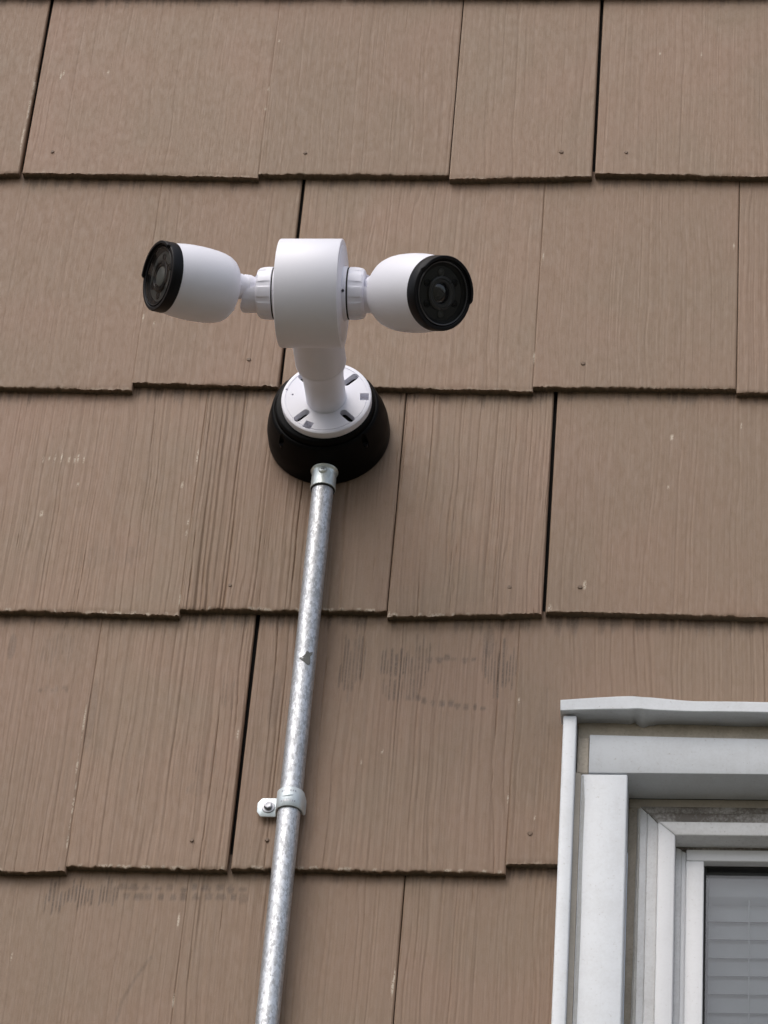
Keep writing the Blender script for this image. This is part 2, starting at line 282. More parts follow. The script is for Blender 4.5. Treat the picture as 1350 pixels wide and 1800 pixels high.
def lathe(profile, origin, axis, xref=(0, 0, 1), seg=72, rad=None):
    """profile: (t along axis, r); rad(k, angle) -> radius factor"""
    a, x, y = basis(axis, xref); o = Vector(origin); V = []; F = []; rings = []
    for k, (t, r) in enumerate(profile):
        if r <= 1e-7: rings.append([len(V)]); V.append(o + a*t)
        else:
            ids = []
            for j in range(seg):
                th = 2*math.pi*j/seg; rr = r*(rad(k, th) if rad else 1)
                ids.append(len(V)); V.append(o + a*t + x*(rr*math.cos(th)) + y*(rr*math.sin(th)))
            rings.append(ids)
    for A, B in zip(rings, rings[1:]):
        for j in range(seg):
            j2 = (j+1) % seg
            if len(A) == 1 and len(B) == 1: continue
            if len(A) == 1: F.append((A[0], B[j2], B[j]))
            elif len(B) == 1: F.append((A[j], A[j2], B[0]))
            else: F.append((A[j], A[j2], B[j2], B[j]))
    return V, F
def arc_solid(r0, r1, t0, t1, a0, a1, origin, axis, xref, seg=48):
    """a curved bar: part of a ring between two angles (closed solid)"""
    a, x, y = basis(axis, xref); o = Vector(origin); V = []; F = []
    for j in range(seg+1):
        th = a0 + (a1-a0)*j/seg; dr = x*math.cos(th) + y*math.sin(th)
        e = min(1, min(j, seg-j)/2.5); tt = t0 + (t1-t0)*(.12+.88*math.sin(e*math.pi/2))
        for (t, r) in ((t0, r0), (t0, r1), (tt-.0006, r1), (tt, r1-.0006), (tt, r0+.0004), (tt-.0004, r0)): V.append(o + a*t + dr*r)
    for j in range(seg):
        for k in range(6):
            k2 = (k+1) % 6; F.append((j*6+k, j*6+k2, j*6+6+k2, j*6+6+k))
    F.append(tuple(range(6))[::-1]); F.append(tuple(seg*6+k for k in range(6)))
    return V, F
def box(x0, x1, y0, y1, z0, z1):
    V = [(x, y, z) for x in (x0, x1) for y in (y0, y1) for z in (z0, z1)]
    return V, [(0, 1, 3, 2), (4, 6, 7, 5), (0, 4, 5, 1), (2, 3, 7, 6), (0, 2, 6, 4), (1, 5, 7, 3)]
def prism(poly, y0, y1):
    n = len(poly); V = [(x, y0, z) for x, z in poly] + [(x, y1, z) for x, z in poly]
    F = [tuple(range(n)), tuple(range(2*n-1, n-1, -1))] + [(i, i+n, (i+1) % n + n, (i+1) % n) for i in range(n)]
    return V, F
def bev(o, w, seg=2, ang=30):
    bm = bmesh.new(); bm.from_mesh(o.data)
    es = [e for e in bm.edges if len(e.link_faces) == 2 and e.calc_face_angle(0) > math.radians(ang)]
    bmesh.ops.bevel(bm, geom=es, offset=w, segments=seg, affect='EDGES', profile=.5)
    bm.to_mesh(o.data); bm.free(); o.data.shade_smooth(); o.data.set_sharp_from_angle(angle=math.radians(50)); return o
def cut(o, cutters):
    """subtract solids from a mesh and bake the result"""
    tmp = []
    for V, F in cutters:
        c_ = mk('cutter', V, F, WHITE); tmp.append(c_)
        md = o.modifiers.new('b', 'BOOLEAN'); md.object = c_; md.operation = 'DIFFERENCE'; md.solver = 'EXACT'
        c_.parent = o.parent
    bpy.context.view_layer.update()
    dg = bpy.context.evaluated_depsgraph_get(); me = bpy.data.meshes.new_from_object(o.evaluated_get(dg))
    o.modifiers.clear(); old = o.data; o.data = me; me.name = old.name
    me.materials.clear(); me.materials.append(old.materials[0])
    for c_ in tmp: bpy.data.objects.remove(c_)
    me.shade_smooth(); me.set_sharp_from_angle(angle=math.radians(35)); return o

# ------------------------------------------------------------------ the setting: ground
g = mk('ground', [(-400, -400, 0), (400, -400, 0), (400, 400, 0), (-400, 400, 0)], [(0, 1, 2, 3)], GROUND); g['kind'] = 'structure'

# ------------------------------------------------------------------ the shingled house wall
wall = thing('shingled_wall', 'house wall clad in overlapping brown painted wood-grain shingles', 'wall')
wx0, wz0 = WIN_O[0], WIN_O[1]
ox0, ox1, oz0, oz1 = wx0+.055, wx0+WIN_W-.055, wz0-WIN_H-.01, wz0-.048
for (a0, a1, b0, b1) in ((-6, ox0, 0, 7), (ox1, 6, 0, 7), (ox0, ox1, oz1, 7), (ox0, ox1, 0, oz0)):
    V, F = box(a0, a1, 0, .15, b0, b1); mk('sheathing', V, F, FELT, wall)

def vnoise(x, seed):
    x = np.asarray(x); i = np.floor(x).astype(int); f = x-i; f = f*f*(3-2*f)
    def h(n): 
        v = np.sin(n*127.1 + seed*311.7)*43758.5453; return v-np.floor(v)
    return h(i)*(1-f) + h(i+1)*f
def vnoise2(x, z, seed):
    x, z = np.broadcast_arrays(x, z); i = np.floor(x).astype(int); j = np.floor(z).astype(int); fx = x-i; fz = z-j
    fx = fx*fx*(3-2*fx); fz = fz*fz*(3-2*fz)
    def h(n, m):
        v = np.sin(n*127.1 + m*269.5 + seed*74.7)*43758.5453; return v-np.floor(v)
    return (h(i, j)*(1-fx)+h(i+1, j)*fx)*(1-fz) + (h(i, j+1)*(1-fx)+h(i+1, j+1)*fx)*fz

TH, FACE = .0102, -.020
k_white = False
def shingle(xl, zl, xr, zr, zt, gl, gr, sp, amp, fine=True, seed=0):
    xl -= 0 if gl else .0009; xr += 0 if gr else .0009
    w = xr-xl; zb = (zl+zr)/2; h = zt-zb
    nx = max(6, int(w/(.0008 if fine else .006))); nz = 90 if fine else 8
    sx = np.linspace(0, 1, nx+1)
    if fine: sx = np.unique(np.concatenate([sx, np.array([.0004, .0009, .0014, .0022])/w, 1-np.array([.0004, .0009, .0014, .0022])/w])); nx = len(sx)-1
    tz = np.concatenate([[0, .0006/h, .0014/h], np.linspace(.004/h, 1, nz-2)]) if fine else np.linspace(0, 1, nz+1)
    nz = len(tz)-1
    S, T = np.meshgrid(sx, tz, indexing='ij')
    x = xl + S*w
    bot = zl + (zr-zl)*S
    # grain: vertical ridges, drifting and locally broken
    z = bot + T*(zt-bot)
    lat = (z-zb)
    warp = (vnoise2(x*9, z*5, seed+3)-.5)*.012 + (vnoise2(x*28, z*16, seed+9)-.5)*.004
    u = (x+warp)/(sp*.001) + 1.3*vnoise(x/.017, seed+33) + .9*vnoise(x/.006, seed+34)
    r1 = vnoise(u, seed); r2 = vnoise(u*2.35+7, seed+1); r3 = vnoise(u*.38, seed+2)
    ridge = (.55*r1 + .27*r2 + .35*r3); ridge = ridge - ridge.mean()
    ridge = np.sign(ridge)*np.abs(ridge)**.85
    loc = .35 + 1.1*vnoise2(x*11, z*6, seed+5)
    loc *= .75+.5*vnoise2(x*35, z*10, seed+6)
    ci = np.floor(u); fu = u-ci
    hsh = lambda n, k: (lambda v: v-np.floor(v))(np.sin(n*91.7+k*13.13+seed*5.77)*43758.5453)
    cen = .25+.5*hsh(ci, 1); dep = hsh(ci, 2)**1.6; wid = .11+.17*hsh(ci, 3)
    dep = dep*np.clip(vnoise2(ci*3.3+.5, z*7, seed+4)*2.0-.35, 0, 1.2)
    gro = np.exp(-((fu-cen)/wid)**2)*dep
    u2 = u*2.7+3.1; c2 = np.floor(u2); f2 = u2-c2
    gro = gro + .45*np.exp(-((f2-.5)/.22)**2)*hsh(c2, 5)**2*np.clip(vnoise2(c2*2.7+.5, z*11, seed+7)*2.2-.7, 0, 1)
    hgt = ridge*amp*.001*1.9*loc - np.minimum(gro, .75)*(.00010+amp*.0021)*(.4+.6*loc)
    if fine:
        # a knot or two where the grain bends
        hgt += (vnoise2(x*900, z*45, seed+8)-.5)*.00012*(1+amp)
    # worn, crumbly lower arris
    jag = (vnoise(x[:, 0]/.0022, seed+20)-.5)*.0011 + (vnoise(x[:, 0]/.006, seed+21)-.5)*.0014 + (vnoise(x[:, 0]/.03, seed+22)-.5)*.0012
    jag += (ridge[:, 0])*min(amp, .5)*.0022
    nick = np.clip(vnoise(x[:, 0]/.011, seed+23)-.86, 0, 1)*.016
    jag = jag + nick
    fade = np.clip(1-lat/.02, 0, 1)**2
    z = z + jag[:, None]*fade if fine else z
    y = FACE + (lat/.305)*.0098 - hgt
    ed = np.minimum(x-xl, xr-x); jd = .0006 if amp < .18 else .0010
    dl = np.where(x-xl < xr-x, .0012 if gl else jd, .0012 if gr else jd)*(.7+.6*vnoise2(x*0, z*18, seed+44)); y = y + dl*np.clip(1-ed/.0017, 0, 1)**1.5
    y += .0006*np.clip(1-lat/.0018, 0, 1)**2 + (vnoise2(x*700, z*500, seed+30)-.5)*.0004*np.clip(1-lat/.004, 0, 1)
    bow = (vnoise(np.array([seed*1.7]), 4)[0]-.5)*.0008
    y += bow*(S-.5) 
    n1 = nx+1; n2 = nz+1
    P = np.stack([x, y, z], -1).reshape(-1, 3)
    idx = np.arange(n1*n2).reshape(n1, n2)
    q = np.stack([idx[:-1, :-1], idx[1:, :-1], idx[1:, 1:], idx[:-1, 1:]], -1).reshape(-1, 4)
    # notch for the window
    cx = P[q].mean(1)
    keep = ~((cx[:, 0] > wx0+.007) & (cx[:, 0] < wx0+WIN_W-.007) & (cx[:, 2] < wz0+.003) & (cx[:, 2] > wz0-WIN_H))
    q = q[keep]
    if len(q) == 0: return None
    # lower edge (underside) and the two side edges
    zbot = z[:, 0]; ybot = y[:, 0]; xx = x[:, 0]
    E = []; rows = [idx[:, 0]]; base = len(P)
    for k, f in enumerate((.12, .5, .85, 1.0)):
        wob = (vnoise(xx/.0015, seed+40+k)-.5)*.0012 + (vnoise(xx/.005, seed+50+k)-.5)*.0010
        yy = ybot + TH*f; zz = zbot*0 + (bot[:, 0]) + (jag*(1-f)) + wob*(1 if k < 3 else .3) + (-.0004 if k == 0 else 0.0005*f)
        E.append(np.stack([xx, yy, zz], -1)); rows.append(base + np.arange(n1) + n1*k)
    P = np.concatenate([P]+E)
    eq = []
    inside = (xx > wx0+.007) & (xx < wx0+WIN_W-.007) & (zb < wz0+.003) & (zb > wz0-WIN_H)
    for A, B in zip(rows, rows[1:]):
        for j in range(n1-1):
            if not (inside[j] or inside[j+1]): eq.append((A[j], B[j], B[j+1], A[j+1]))
    eq = np.array(eq, dtype=int).reshape(-1, 4)
    sides = []
    for s_ in (0, -1):
        col = idx[s_, :]; b2 = len(P)
        if inside[s_]: continue
        pts = P[col].copy(); pts[:, 1] += TH*np.clip(1-(pts[:, 2]-zb)/.4, .1, 1); pts[:, 0] += rng.uniform(-.0001, .0001, len(pts))
        P = np.concatenate([P, pts])
        for k in range(n2-1):
            f = (col[k], col[k+1], b2+k+1, b2+k)
            sides.append(f if s_ == 0 else f[::-1])
    sides = np.array(sides, dtype=int).reshape(-1, 4)
    allq = np.concatenate([q, eq, sides])
    origin = np.array([xl, 0, zb])
    me = bpy.data.meshes.new('shingle')
    me.vertices.add(len(P)); me.vertices.foreach_set('co', (P-origin).astype(np.float32).ravel())
    me.loops.add(allq.size); me.loops.foreach_set('vertex_index', allq.astype(np.int32).ravel())
    me.polygons.add(len(allq)); me.polygons.foreach_set('loop_start', np.arange(0, allq.size, 4, dtype=np.int32)); me.polygons.foreach_set('loop_total', np.full(len(allq), 4, np.int32))
    me.update(calc_edges=True); me.validate()
    nv = len(P); ns = n1*n2
    rd = np.zeros(nv); raw = np.zeros(nv); chip = np.zeros(nv); scf_shade = np.zeros(nv)
    raw[ns:ns+4*n1] = 1; raw[ns:ns+n1] = .6
    X = P[:, 0]; Z = P[:, 2]
    if fine:
        rn = (ridge-ridge.min())/(np.ptp(ridge)+1e-6)
        top = np.clip((np.pad(rn.ravel(), (0, nv-ns)) - .42)/.22, 0, 1)
        # the fine relief also breaks up the scuffs
        ph = X/.0036 + .9*vnoise(X/.011, seed+60) + Z*3
        comb = np.clip((np.sin(2*np.pi*ph)+.25)*1.6, 0, 1); cell = np.floor(ph)
        hc = lambda k: (lambda v: v-np.floor(v))(np.sin(cell*77.7+k*9.1)*4375.85)
        for (sx_, sz_, rx, rz, st) in SCUFFS:
            small = rx < .007
            if small: dd = ((X-sx_)/rx)**2 + ((Z-sz_)/rz)**2
            else: dd = np.abs((X-sx_)/rx)**3 + np.abs((Z-sz_+(hc(1)-.5)*rz*.7)/(rz*(.45+.6*hc(2))))**4
            if dd.min() > 1: continue
            sm = np.clip((1.05-dd)*3, 0, 1)*st
            if not small: sm = sm*comb*(.6+.7*hc(3))*(.6+.7*vnoise2(X/.004, Z/.006, seed+61))
            scf_shade = np.maximum(scf_shade, np.minimum(sm, .95))
        for k in range(len(SCRATCH)-1):
            p0 = np.array(SCRATCH[k]); p1 = np.array(SCRATCH[k+1]); dv = p1-p0
            t = np.clip(((X-p0[0])*dv[0]+(Z-p0[1])*dv[1])/(dv@dv), 0, 1)
            dd = np.hypot(X-p0[0]-t*dv[0], Z-p0[1]-t*dv[1]); scf_shade = np.maximum(scf_shade, np.clip(1-dd/.0025, 0, 1)*.5)
        for (cx_, cz_, rx, rz) in CHIPS:
            dd = ((X-cx_)/max(rx, .0008))**2 + ((Z-cz_)/max(rz, .0024))**2
            chip = np.maximum(chip, np.clip(1.4-dd, 0, 1)*(1 if rz < .01 else np.clip((vnoise(Z/.006, seed+66)-.35)*4, 0, .8)))
        # worn paint along the lower arris of the older courses
        ar = (Z[:ns] < (bot+.0030).ravel()) * np.clip((vnoise(X[:ns]/.005, seed+70)-.62)/.15, 0, 1)
        chip[:ns] = np.maximum(chip[:ns], ar*(.75 if sp < 3.5 or amp > .5 else .22))
        # uneven runs below the joint above: dirt, plus lap shade painted in
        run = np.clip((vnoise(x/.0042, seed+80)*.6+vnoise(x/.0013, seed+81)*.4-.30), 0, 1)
        dirt_shade_len = .010 + .042*run**1.5
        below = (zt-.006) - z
        dr = np.clip(1-below/dirt_shade_len, 0, 1)**.6*np.clip(run*3.2, 0, 1)
        scf_shade[:ns] = np.maximum(scf_shade[:ns], dr.ravel())
    scf_shade = np.clip(scf_shade, 0, 1)
    for nm, arr in (('grain', np.full(nv, min(1.0, .28+amp*.95))), ('scuff_shade', scf_shade), ('chip', chip), ('raw', raw)):
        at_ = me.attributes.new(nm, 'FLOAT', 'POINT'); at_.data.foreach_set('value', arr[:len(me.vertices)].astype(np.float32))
    me.materials.append(PAINT); me.shade_smooth(); me.set_sharp_from_angle(angle=math.radians(62))
    o = bpy.data.objects.new('shingle', me); COL.objects.link(o); o.parent = wall; o.location = origin
    o['_r'] = (float(xl), float(zb), float(xr), float(zt-.006)); o['_s'] = seed
    return o
shingles = []
sd_ = 11
ext = {}
ztop = {}
for (k, xl, zl, xr, zr, zt, gl, gr, sp, amp) in SHINGLES:
    sd_ += 1
    vis = xr > -.62 and xl < .50 and zt > 3.2 and zl < 4.70
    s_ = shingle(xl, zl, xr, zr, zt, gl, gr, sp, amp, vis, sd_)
    if s_: shingles.append(s_)
    e = ext.setdefault(k, [9, -9]); e[0] = min(e[0], xl); e[1] = max(e[1], xr); ztop[k] = (zl, zt)
def filler(z, zt, x0, x1):
    global sd_
    x = x0
    while x < x1-.08:
        w = min(random.uniform(.17, .33), x1-x); sd_ += 1
        shingle(x, z+random.uniform(-.004, .004), x+w, z+random.uniform(-.004, .004), zt, 1, random.random() < .5, 4, .2, False, sd_)
        x += w+.0025
for k, (a0, a1) in ext.items():
    z, zt = ztop[k]; filler(z, zt, -1.9, a0-.003); filler(z, zt, a1+.003, 2.3)
for z in [4.957, 5.262, 5.567] + [2.498, 2.193, 1.888]:
    filler(z, z+.335, -1.9, 2.3)
# painted nail heads, each in its shingle
for i, (nxp, nzp) in enumerate(NAILS):
    par = None
    for s_ in shingles:
        a0, b0, a1, b1 = s_['_r']
        if a0 < nxp < a1 and b0 < nzp < b1: par = s_
    if par is None: continue
    lat = nzp-par['_r'][1]; yf = FACE + lat/.305*.0098
    rr_ = .0020+.0005*((i*7) % 3)/2
    V, F = lathe([(-.002, rr_), (.0003, rr_), (.0007, rr_*.85), (.0008, 0)], (nxp-par['_r'][0], yf-.0004, lat), (0.08*((i % 3)-1), -1, .05), seg=14, rad=lambda k, t: 1+.08*math.sin(3*t+i))
    mk('nail', V, F, RUST, par)
for s_ in shingles:
    del s_['_r']; del s_['_s']

# ------------------------------------------------------------------ window
win = thing('window', 'white vinyl window in white metal-wrapped casing, set in the brown shingled wall', 'window', (wx0, 0, wz0))
win.rotation_euler.y = -.0075
W, H = WIN_W, WIN_H
def wbox(name, x0, x1, y0, y1, z0, z1, m, bw=.0012, parent=win):
    V, F = box(x0, x1, y0, y1, z0, z1); o = mk(name, V, F, m, parent)
    if bw: bev(o, bw, 2)
    return o
# head flashing: bent sheet with a kink
xs = np.linspace(-.001, W+.001, 520)
prof = [(-.024, -.0008), (-.0505, -.0018), (-.0509, -.0014), (-.0512, .0090), (-.0508, .0096), (-.0490, .0101), (-.012, .0150)]
V = []; F = []
for x in xs:
    kq = abs(x-.074)/(.078 if x < .074 else .055); kv = 1.08-math.sqrt(kq*kq+.006); kink = .5*(kv+math.sqrt(kv*kv+.012))*.0054
    sag = .0012*math.sin(x*17)+.0006*math.sin(x*41)
    dent = math.exp(-((x-.079)/.007)**2)
    for j, (y, z) in enumerate(prof):
        zz = z + kink*(1.0 if j >= 3 else .35) + sag*.6
        yy = y
        if j == 0: zz += -.0036*math.exp(-((x-.083)/.005)**2) + .0022*math.exp(-((x-.074)/.003)**2) - .0016*math.exp(-((x-.092)/.003)**2);  zz += -.0012*math.exp(-((x-.076)/.018)**2) + .0007*math.sin(x*60); 
        if j in (1, 2): zz += .0008*dent; pass
        if j in (3, 4): yy += .0007*math.exp(-((x-.080)/.008)**2)*(1 if j == 4 else 0)
        V.append((x, yy, zz))
n = len(prof)
for i in range(len(xs)-1):
    for j in range(n-1): F.append((i*n+j, (i+1)*n+j, (i+1)*n+j+1, i*n+j+1))
fl = mk('head_flashing', V, F, ALU, win, 16)
md = fl.modifiers.new('thick', 'SOLIDIFY'); md.thickness = .0007; md.offset = 1
wbox('fascia_board', .0165, W-.0165, -.024, -.002, -.018, .002, CAULK, .001)
# wrapped head casing, its upper edge slightly wavy
hx = np.linspace(.029, W-.029, 60); V = []; F = []
for x in hx:
    t_ = -.0172 - .0022*math.sin(min(1, (x-.029)/.11)*math.pi/2) + .0008*math.sin(x*19)
    V += [(x, .019, -.0625), (x, -.0296, -.0625), (x, -.0302, -.0615), (x, -.0300, t_-.0008), (x, -.0292, t_), (x, -.004, t_+.001)]
for i in range(len(hx)-1):
    for j in range(6): j2 = (j+1) % 6; F.append((i*6+j, i*6+6+j, i*6+6+j2, i*6+j2))
F.append(tuple(range(6))); F.append(tuple(len(V)-6+j for j in range(6))[::-1])
mk('head_casing', V, F, ALU, win, 40)
for mir in (0, 1):
    def X(a, b): return (W-b, W-a) if mir else (a, b)
    x0, x1 = X(.0165, .0287)
    wbox('corner_caulk', x0, x1, -.0275, -.003, -.0622, -.0185, CAULK, .002)
    x0, x1 = X(.0020, .0157)
    wbox('side_trim', x0, x1, -.045, -.004, -H, -.0035, ALU, .0015)
    x0, x1 = X(.0159, .0212)
    nz = 60; V = []; F = []
    for i in range(nz+1):
        z = -.0635 - (H-.0635)*i/nz; e = .0008*math.sin(i*1.3)+.0005*math.sin(i*2.9)
        V += [(x0, -.003, z), (x0, -.0315+e, z), (x1, -.0290+e, z), (x1, -.003, z)]
    for i in range(nz):
        for j in range(4): j2 = (j+1) % 4; F.append((i*4+j, i*4+j2, i*4+4+j2, i*4+4+j))
    F.append((0, 1, 2, 3)); F.append(tuple(len(V)-4+j for j in (3, 2, 1, 0)))
    mk('caulk_bead', V, F, CAULKL, win, 60)
    x0, x1 = X(.0214, .0685)
    wbox('side_casing', x0, x1, -.0300, .0195, -H+.03, -.0642, ALU, .0018)
    # ragged caulk between casing and window frame
    x0, x1 = X(.0687, .0800)
    V = []; F = []; nz = 200
    for i in range(nz+1):
        z = -.0735 - (H-.11)*i/nz; e = .0012*math.sin(i*.31)+.0009*math.sin(i*.83+1)+random.uniform(-.0004, .0004)
        xi = x1+e+.0006 if not mir else x1; xo = x0 if not mir else x0-e-.0006
        V += [(xo, .050, z), (xo, .0215, z), ((xo+xi)/2, .0195, z), (xi, .0165, z), (xi, .050, z)]
    for i in range(nz):
        for j in range(4): F.append((i*5+j, i*5+j+1, i*5+5+j+1, i*5+5+j))
    mk('jamb_caulk', V, F, CAULK, win, 60)
for mir in (0, 1):
    def X(a, b): return (W-b, W-a) if mir else (a, b)
    V = []; F = []; nz = 260
    for i in range(nz+1):
        z = -.078 - (H-.13)*i/nz
        e = .0018*vnoise(np.array([i*.09]), 5)[0] + .0012*vnoise(np.array([i*.45]), 6)[0]; wd = .0018+.0048*vnoise(np.array([i*.06]), 8)[0]*min(1, i/90)
        x0, x1 = X(.0802-wd-e*.4, .0806)
        V += [(x0, .0215, z), (x0, .0155-e*.4, z), ((x0+x1)/2, .0138-e*.5, z), (x1, .0150, z), (x1, .0215, z)]
    for i in range(nz):
        for j in range(4): F.append((i*5+j, i*5+j+1, i*5+5+j+1, i*5+5+j))
    mk('caulk_line', V, F, CAULKW, win, 60)
    V = []; F = []
    for i in range(nz+1):
        z = -.0665 - (H-.11)*i/nz; e = vnoise(np.array([i*.05]), 15)[0]; wd = (.0028+.0012*e)*min(1, .45+i/12)
        x0, x1 = X(.0224, .0224+wd)
        V += [(x0, -.0299, z), (x0, -.03035, z), (x1, -.03035, z), (x1, -.0299, z)]
    for i in range(nz):
        for j in range(4): j2 = (j+1) % 4; F.append((i*4+j, i*4+j2, i*4+4+j2, i*4+4+j))
    mk('caulk_smear', V, F, SMEAR, win, 60)
wbox('head_blocking', .0687, W-.0687, .0192, .060, -.0735, -.0627, CAULKL, .001)
def ring(name, xo, zo, wx, wz, y0, y1, mh, ms, bw=.0010, zb=None):
    zb = -H+.055 if zb is None else zb
    xi, zi = xo+wx, zo-wz; X0, X1, XI, XR = xo, W-xo, xi, W-xi; ZB = zb; ZI = zb+wz; gp = .00015
    for nm, poly, m in (('%s_head' % name, [(X0+gp, zo), (X1-gp, zo), (XR-gp, zi), (XI+gp, zi)], mh),
                        ('%s_jamb' % name, [(X0, zo-gp), (XI, zi-gp), (XI, ZI+gp), (X0, ZB+gp)], ms),
                        ('%s_jamb' % name, [(X1, zo-gp), (X1, ZB+gp), (XR, ZI+gp), (XR, zi-gp)], ms),
                        ('%s_sill' % name, [(X0+gp, ZB), (XI+gp, ZI), (XR-gp, ZI), (X1-gp, ZB)], mh)):
        V, F = prism(poly, y0, y1); o = mk(nm, V, F, m, win); bev(o, bw, 2)
ring('flange', .0800, -.0735, .0080, .0085, .0160, .050, VINYLG, VINYLM)
ring('stop', .0880, -.0820, .0110, .0130, .0145, .050, VINYLG, VINYLM, zb=-H+.062)
ring('frame', .0990, -.0950, .0177, .0162, .0095, .050, VINYLM, VINYL, .0015, zb=-H+.074)
ring('track', .1167, -.1112, .0060, .0030, .0330, .060, VINYLG, VINYLM, .0006, zb=-H+.090)
ring('liner', .1227, -.1142, .0046, .0022, .0350, .060, VINYLG, VINYL, .0006, zb=-H+.093)
# sash: stiles run full height, rail between
wbox('sash_rail', .1273+.0002, W-.1275, .0322, .058, -.1275, -.1142, VINYL, .0012)
for x0, x1 in ((.1273, .1456), (W-.1456, W-.1273)): wbox('sash_stile', x0, x1, .0318, .058, -H+.095, -.1278, VINYL, .0012)
wbox('sash_rail', .1458, W-.1458, .0322, .058, -H+.095, -H+.115, VINYL, .0012)
for x0, x1 in ((.1456, .1476), (W-.1476, W-.1456)): wbox('glazing_gasket', x0, x1, .0425, .056, -H+.116, -.1280, RUBBER, 0)
wbox('glazing_gasket', .1477, W-.1477, .0425, .056, -.1296, -.1276, RUBBER, 0)
V, F = box(.1458, W-.1458, .0470, .0500, -H+.113, -.1280); pane = mk('pane', V, F, PANE, win)
wbox('window_sill', -.01, W+.01, -.075, .06, -H-.03, -H+.002, ALU, .003)
# dim room behind the blind
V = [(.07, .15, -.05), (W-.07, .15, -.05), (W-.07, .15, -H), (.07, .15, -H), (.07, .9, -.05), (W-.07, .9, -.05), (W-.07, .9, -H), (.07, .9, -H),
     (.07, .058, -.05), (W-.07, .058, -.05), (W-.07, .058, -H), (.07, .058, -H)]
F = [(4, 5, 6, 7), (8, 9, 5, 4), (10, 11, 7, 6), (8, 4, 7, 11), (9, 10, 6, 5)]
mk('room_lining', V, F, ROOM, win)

blind = thing('window_blind', 'closed white horizontal slat blind behind the window glass', 'blind', (wx0, 0, wz0)); blind.rotation_euler.y = -.0075
V, F = box(.150, W-.150, .066, .092, -.150, -.124); bev(mk('head_rail', V, F, SLAT, blind), .002)
nsl = int((H-.30)/.0208)
sl_me = None
for i in range(nsl):
    if sl_me is None:
        V = []; F = []
        m_ = 8
        for x in (.150, W-.150):
            for th_ in (0, .0004):
                for j in range(m_+1):
                    s = (j/m_-.5)*.025; a = math.radians(73); cv = .0014*(1-(2*s/.025)**2)
                    V.append((x, s*math.cos(a) - cv*math.sin(a)+th_, s*math.sin(a)-cv*math.cos(a)))
        k = m_+1
        for j in range(m_):
            F.append((j, j+1, 2*k+j+1, 2*k+j)); F.append((k+j, 3*k+j, 3*k+j+1, k+j+1))
        F += [(0, 2*k, 3*k, k), (m_, k+m_, 3*k+m_, 2*k+m_)]
        o = mk('slat', V, F, SLAT, blind); sl_me = o.data
    else:
        o = bpy.data.objects.new('slat', sl_me); COL.objects.link(o); o.parent = blind
    o.location = (0, .080, -.1605-.0208*i); o.rotation_euler.x = random.uniform(-.03, .03)
for x in (.191, W/2, W-.191):
    V, F = lathe([(0, .0007), (H-.28, .0007)], (x, .0715, -.150), (0, 0, -1), (1, 0, 0), 6); mk('ladder_cord', V, F, SLAT, blind)

# ------------------------------------------------------------------ junction box on the wall
BC = Vector((-.0654, -.0150, 3.9919))
jb = thing('junction_box', 'round black junction box on the brown shingles below the twin white cameras', 'junction box', BC)
V, F = lathe([(-.002, 0), (-.002, .0645), (.000, .0655), (.003, .0660), (.018, .0656), (.026, .0644), (.0475, .0582), (.0500, .0572), (.0512, .0556), (.0512, .0546), (.0500, .0542), (.0500, .0536), (.0560, .0528), (.0572, .0518), (.0578, .0505), (.0578, 0)], (0, 0, 0), (0, -1, 0), seg=120)
V = [v*1.015 for v in V]
body = mk('housing', V, F, BLACKB, jb, 30)
cs = []
for ad in (-41, -138, 43, 139):
    a = math.radians(ad); cs.append(lathe([(.034, 0), (.034, .0036), (.07, .0036), (.07, 0)], (.0605*math.cos(a), 0, .0605*math.sin(a)), (0, -1, 0), seg=24))
cut(body, cs)
for ad in (-41, -138, 43, 139):
    a = math.radians(ad); V, F = lathe([(.034, .0028), (.037, .0028), (.0376, .0022), (.0368, .0008), (.0368, 0)], (.0605*math.cos(a), 0, .0605*math.sin(a)), (0, -1, 0), seg=16); mk('cover_screw', V, F, BLACK, jb)

# ------------------------------------------------------------------ white bracket: flange, arm, drum
FC = BC + Vector((.0028, -.0578, 0))
br = thing('camera_bracket', 'white arm with round slotted flange and drum head carrying both security cameras', 'bracket', FC)
V, F = lathe([(.0002, 0), (.0002, .0478), (.0010, .0488), (.0080, .0492), (.0096, .0486), (.0102, .0474), (.0102, .0449), (.0096, .0447), (.0096, .0441), (.0102, .0439), (.0102, 0)], (0, 0, 0), (0, -1, 0), seg=128)
fo = mk('mounting_flange', V, F, WHITE, br)
cs = []
def pocket(ang, r0, r1, hw, depth, rounded=True):
    a = math.radians(ang); c_, s_ = math.cos(a), math.sin(a); poly = []
    if rounded:
        for k in range(9): t = math.pi/2+math.pi*k/8; poly.append((r0+hw+hw*math.cos(t), hw*math.sin(t)))
        for k in range(9): t = -math.pi/2+math.pi*k/8; poly.append((r1-hw+hw*math.cos(t), hw*math.sin(t)))
    else: poly = [(r0, -hw), (r1, -hw), (r1, hw), (r0, hw)]
    pl = [(u*c_-v*s_, u*s_+v*c_) for u, v in poly]
    return prism(pl, -.02, -.0102+depth)
for an in (45, 135, -45, -135): cs.append(pocket(an, .0248, .0450, .0042, .0125))
cs.append(pocket(-114, .0362, .0456, .0047, .0090, False)); cs.append(pocket(2, .0368, .0462, .0047, .0074, False))
cs.append(pocket(174, .0358, .0382, .0012, .004)); cs.append(pocket(166, .0440, .0464, .0008, .003, False))
cs.append(pocket(-127, .0405, .0415, .0002, .001, False))
cut(fo, cs)
V, F = lathe([(.0095, .0219), (.017, .0217), (.045, .0220), (.0600, .0232), (.068, .0262), (.0725, .0272), (.0735, .0273), (.0745, .0268), (.0755, .0272), (.125, .0274), (.150, .0274)], (0, 0, 0), (0, -1, 0), seg=96)
mk('arm', V, F, WHITE, br)
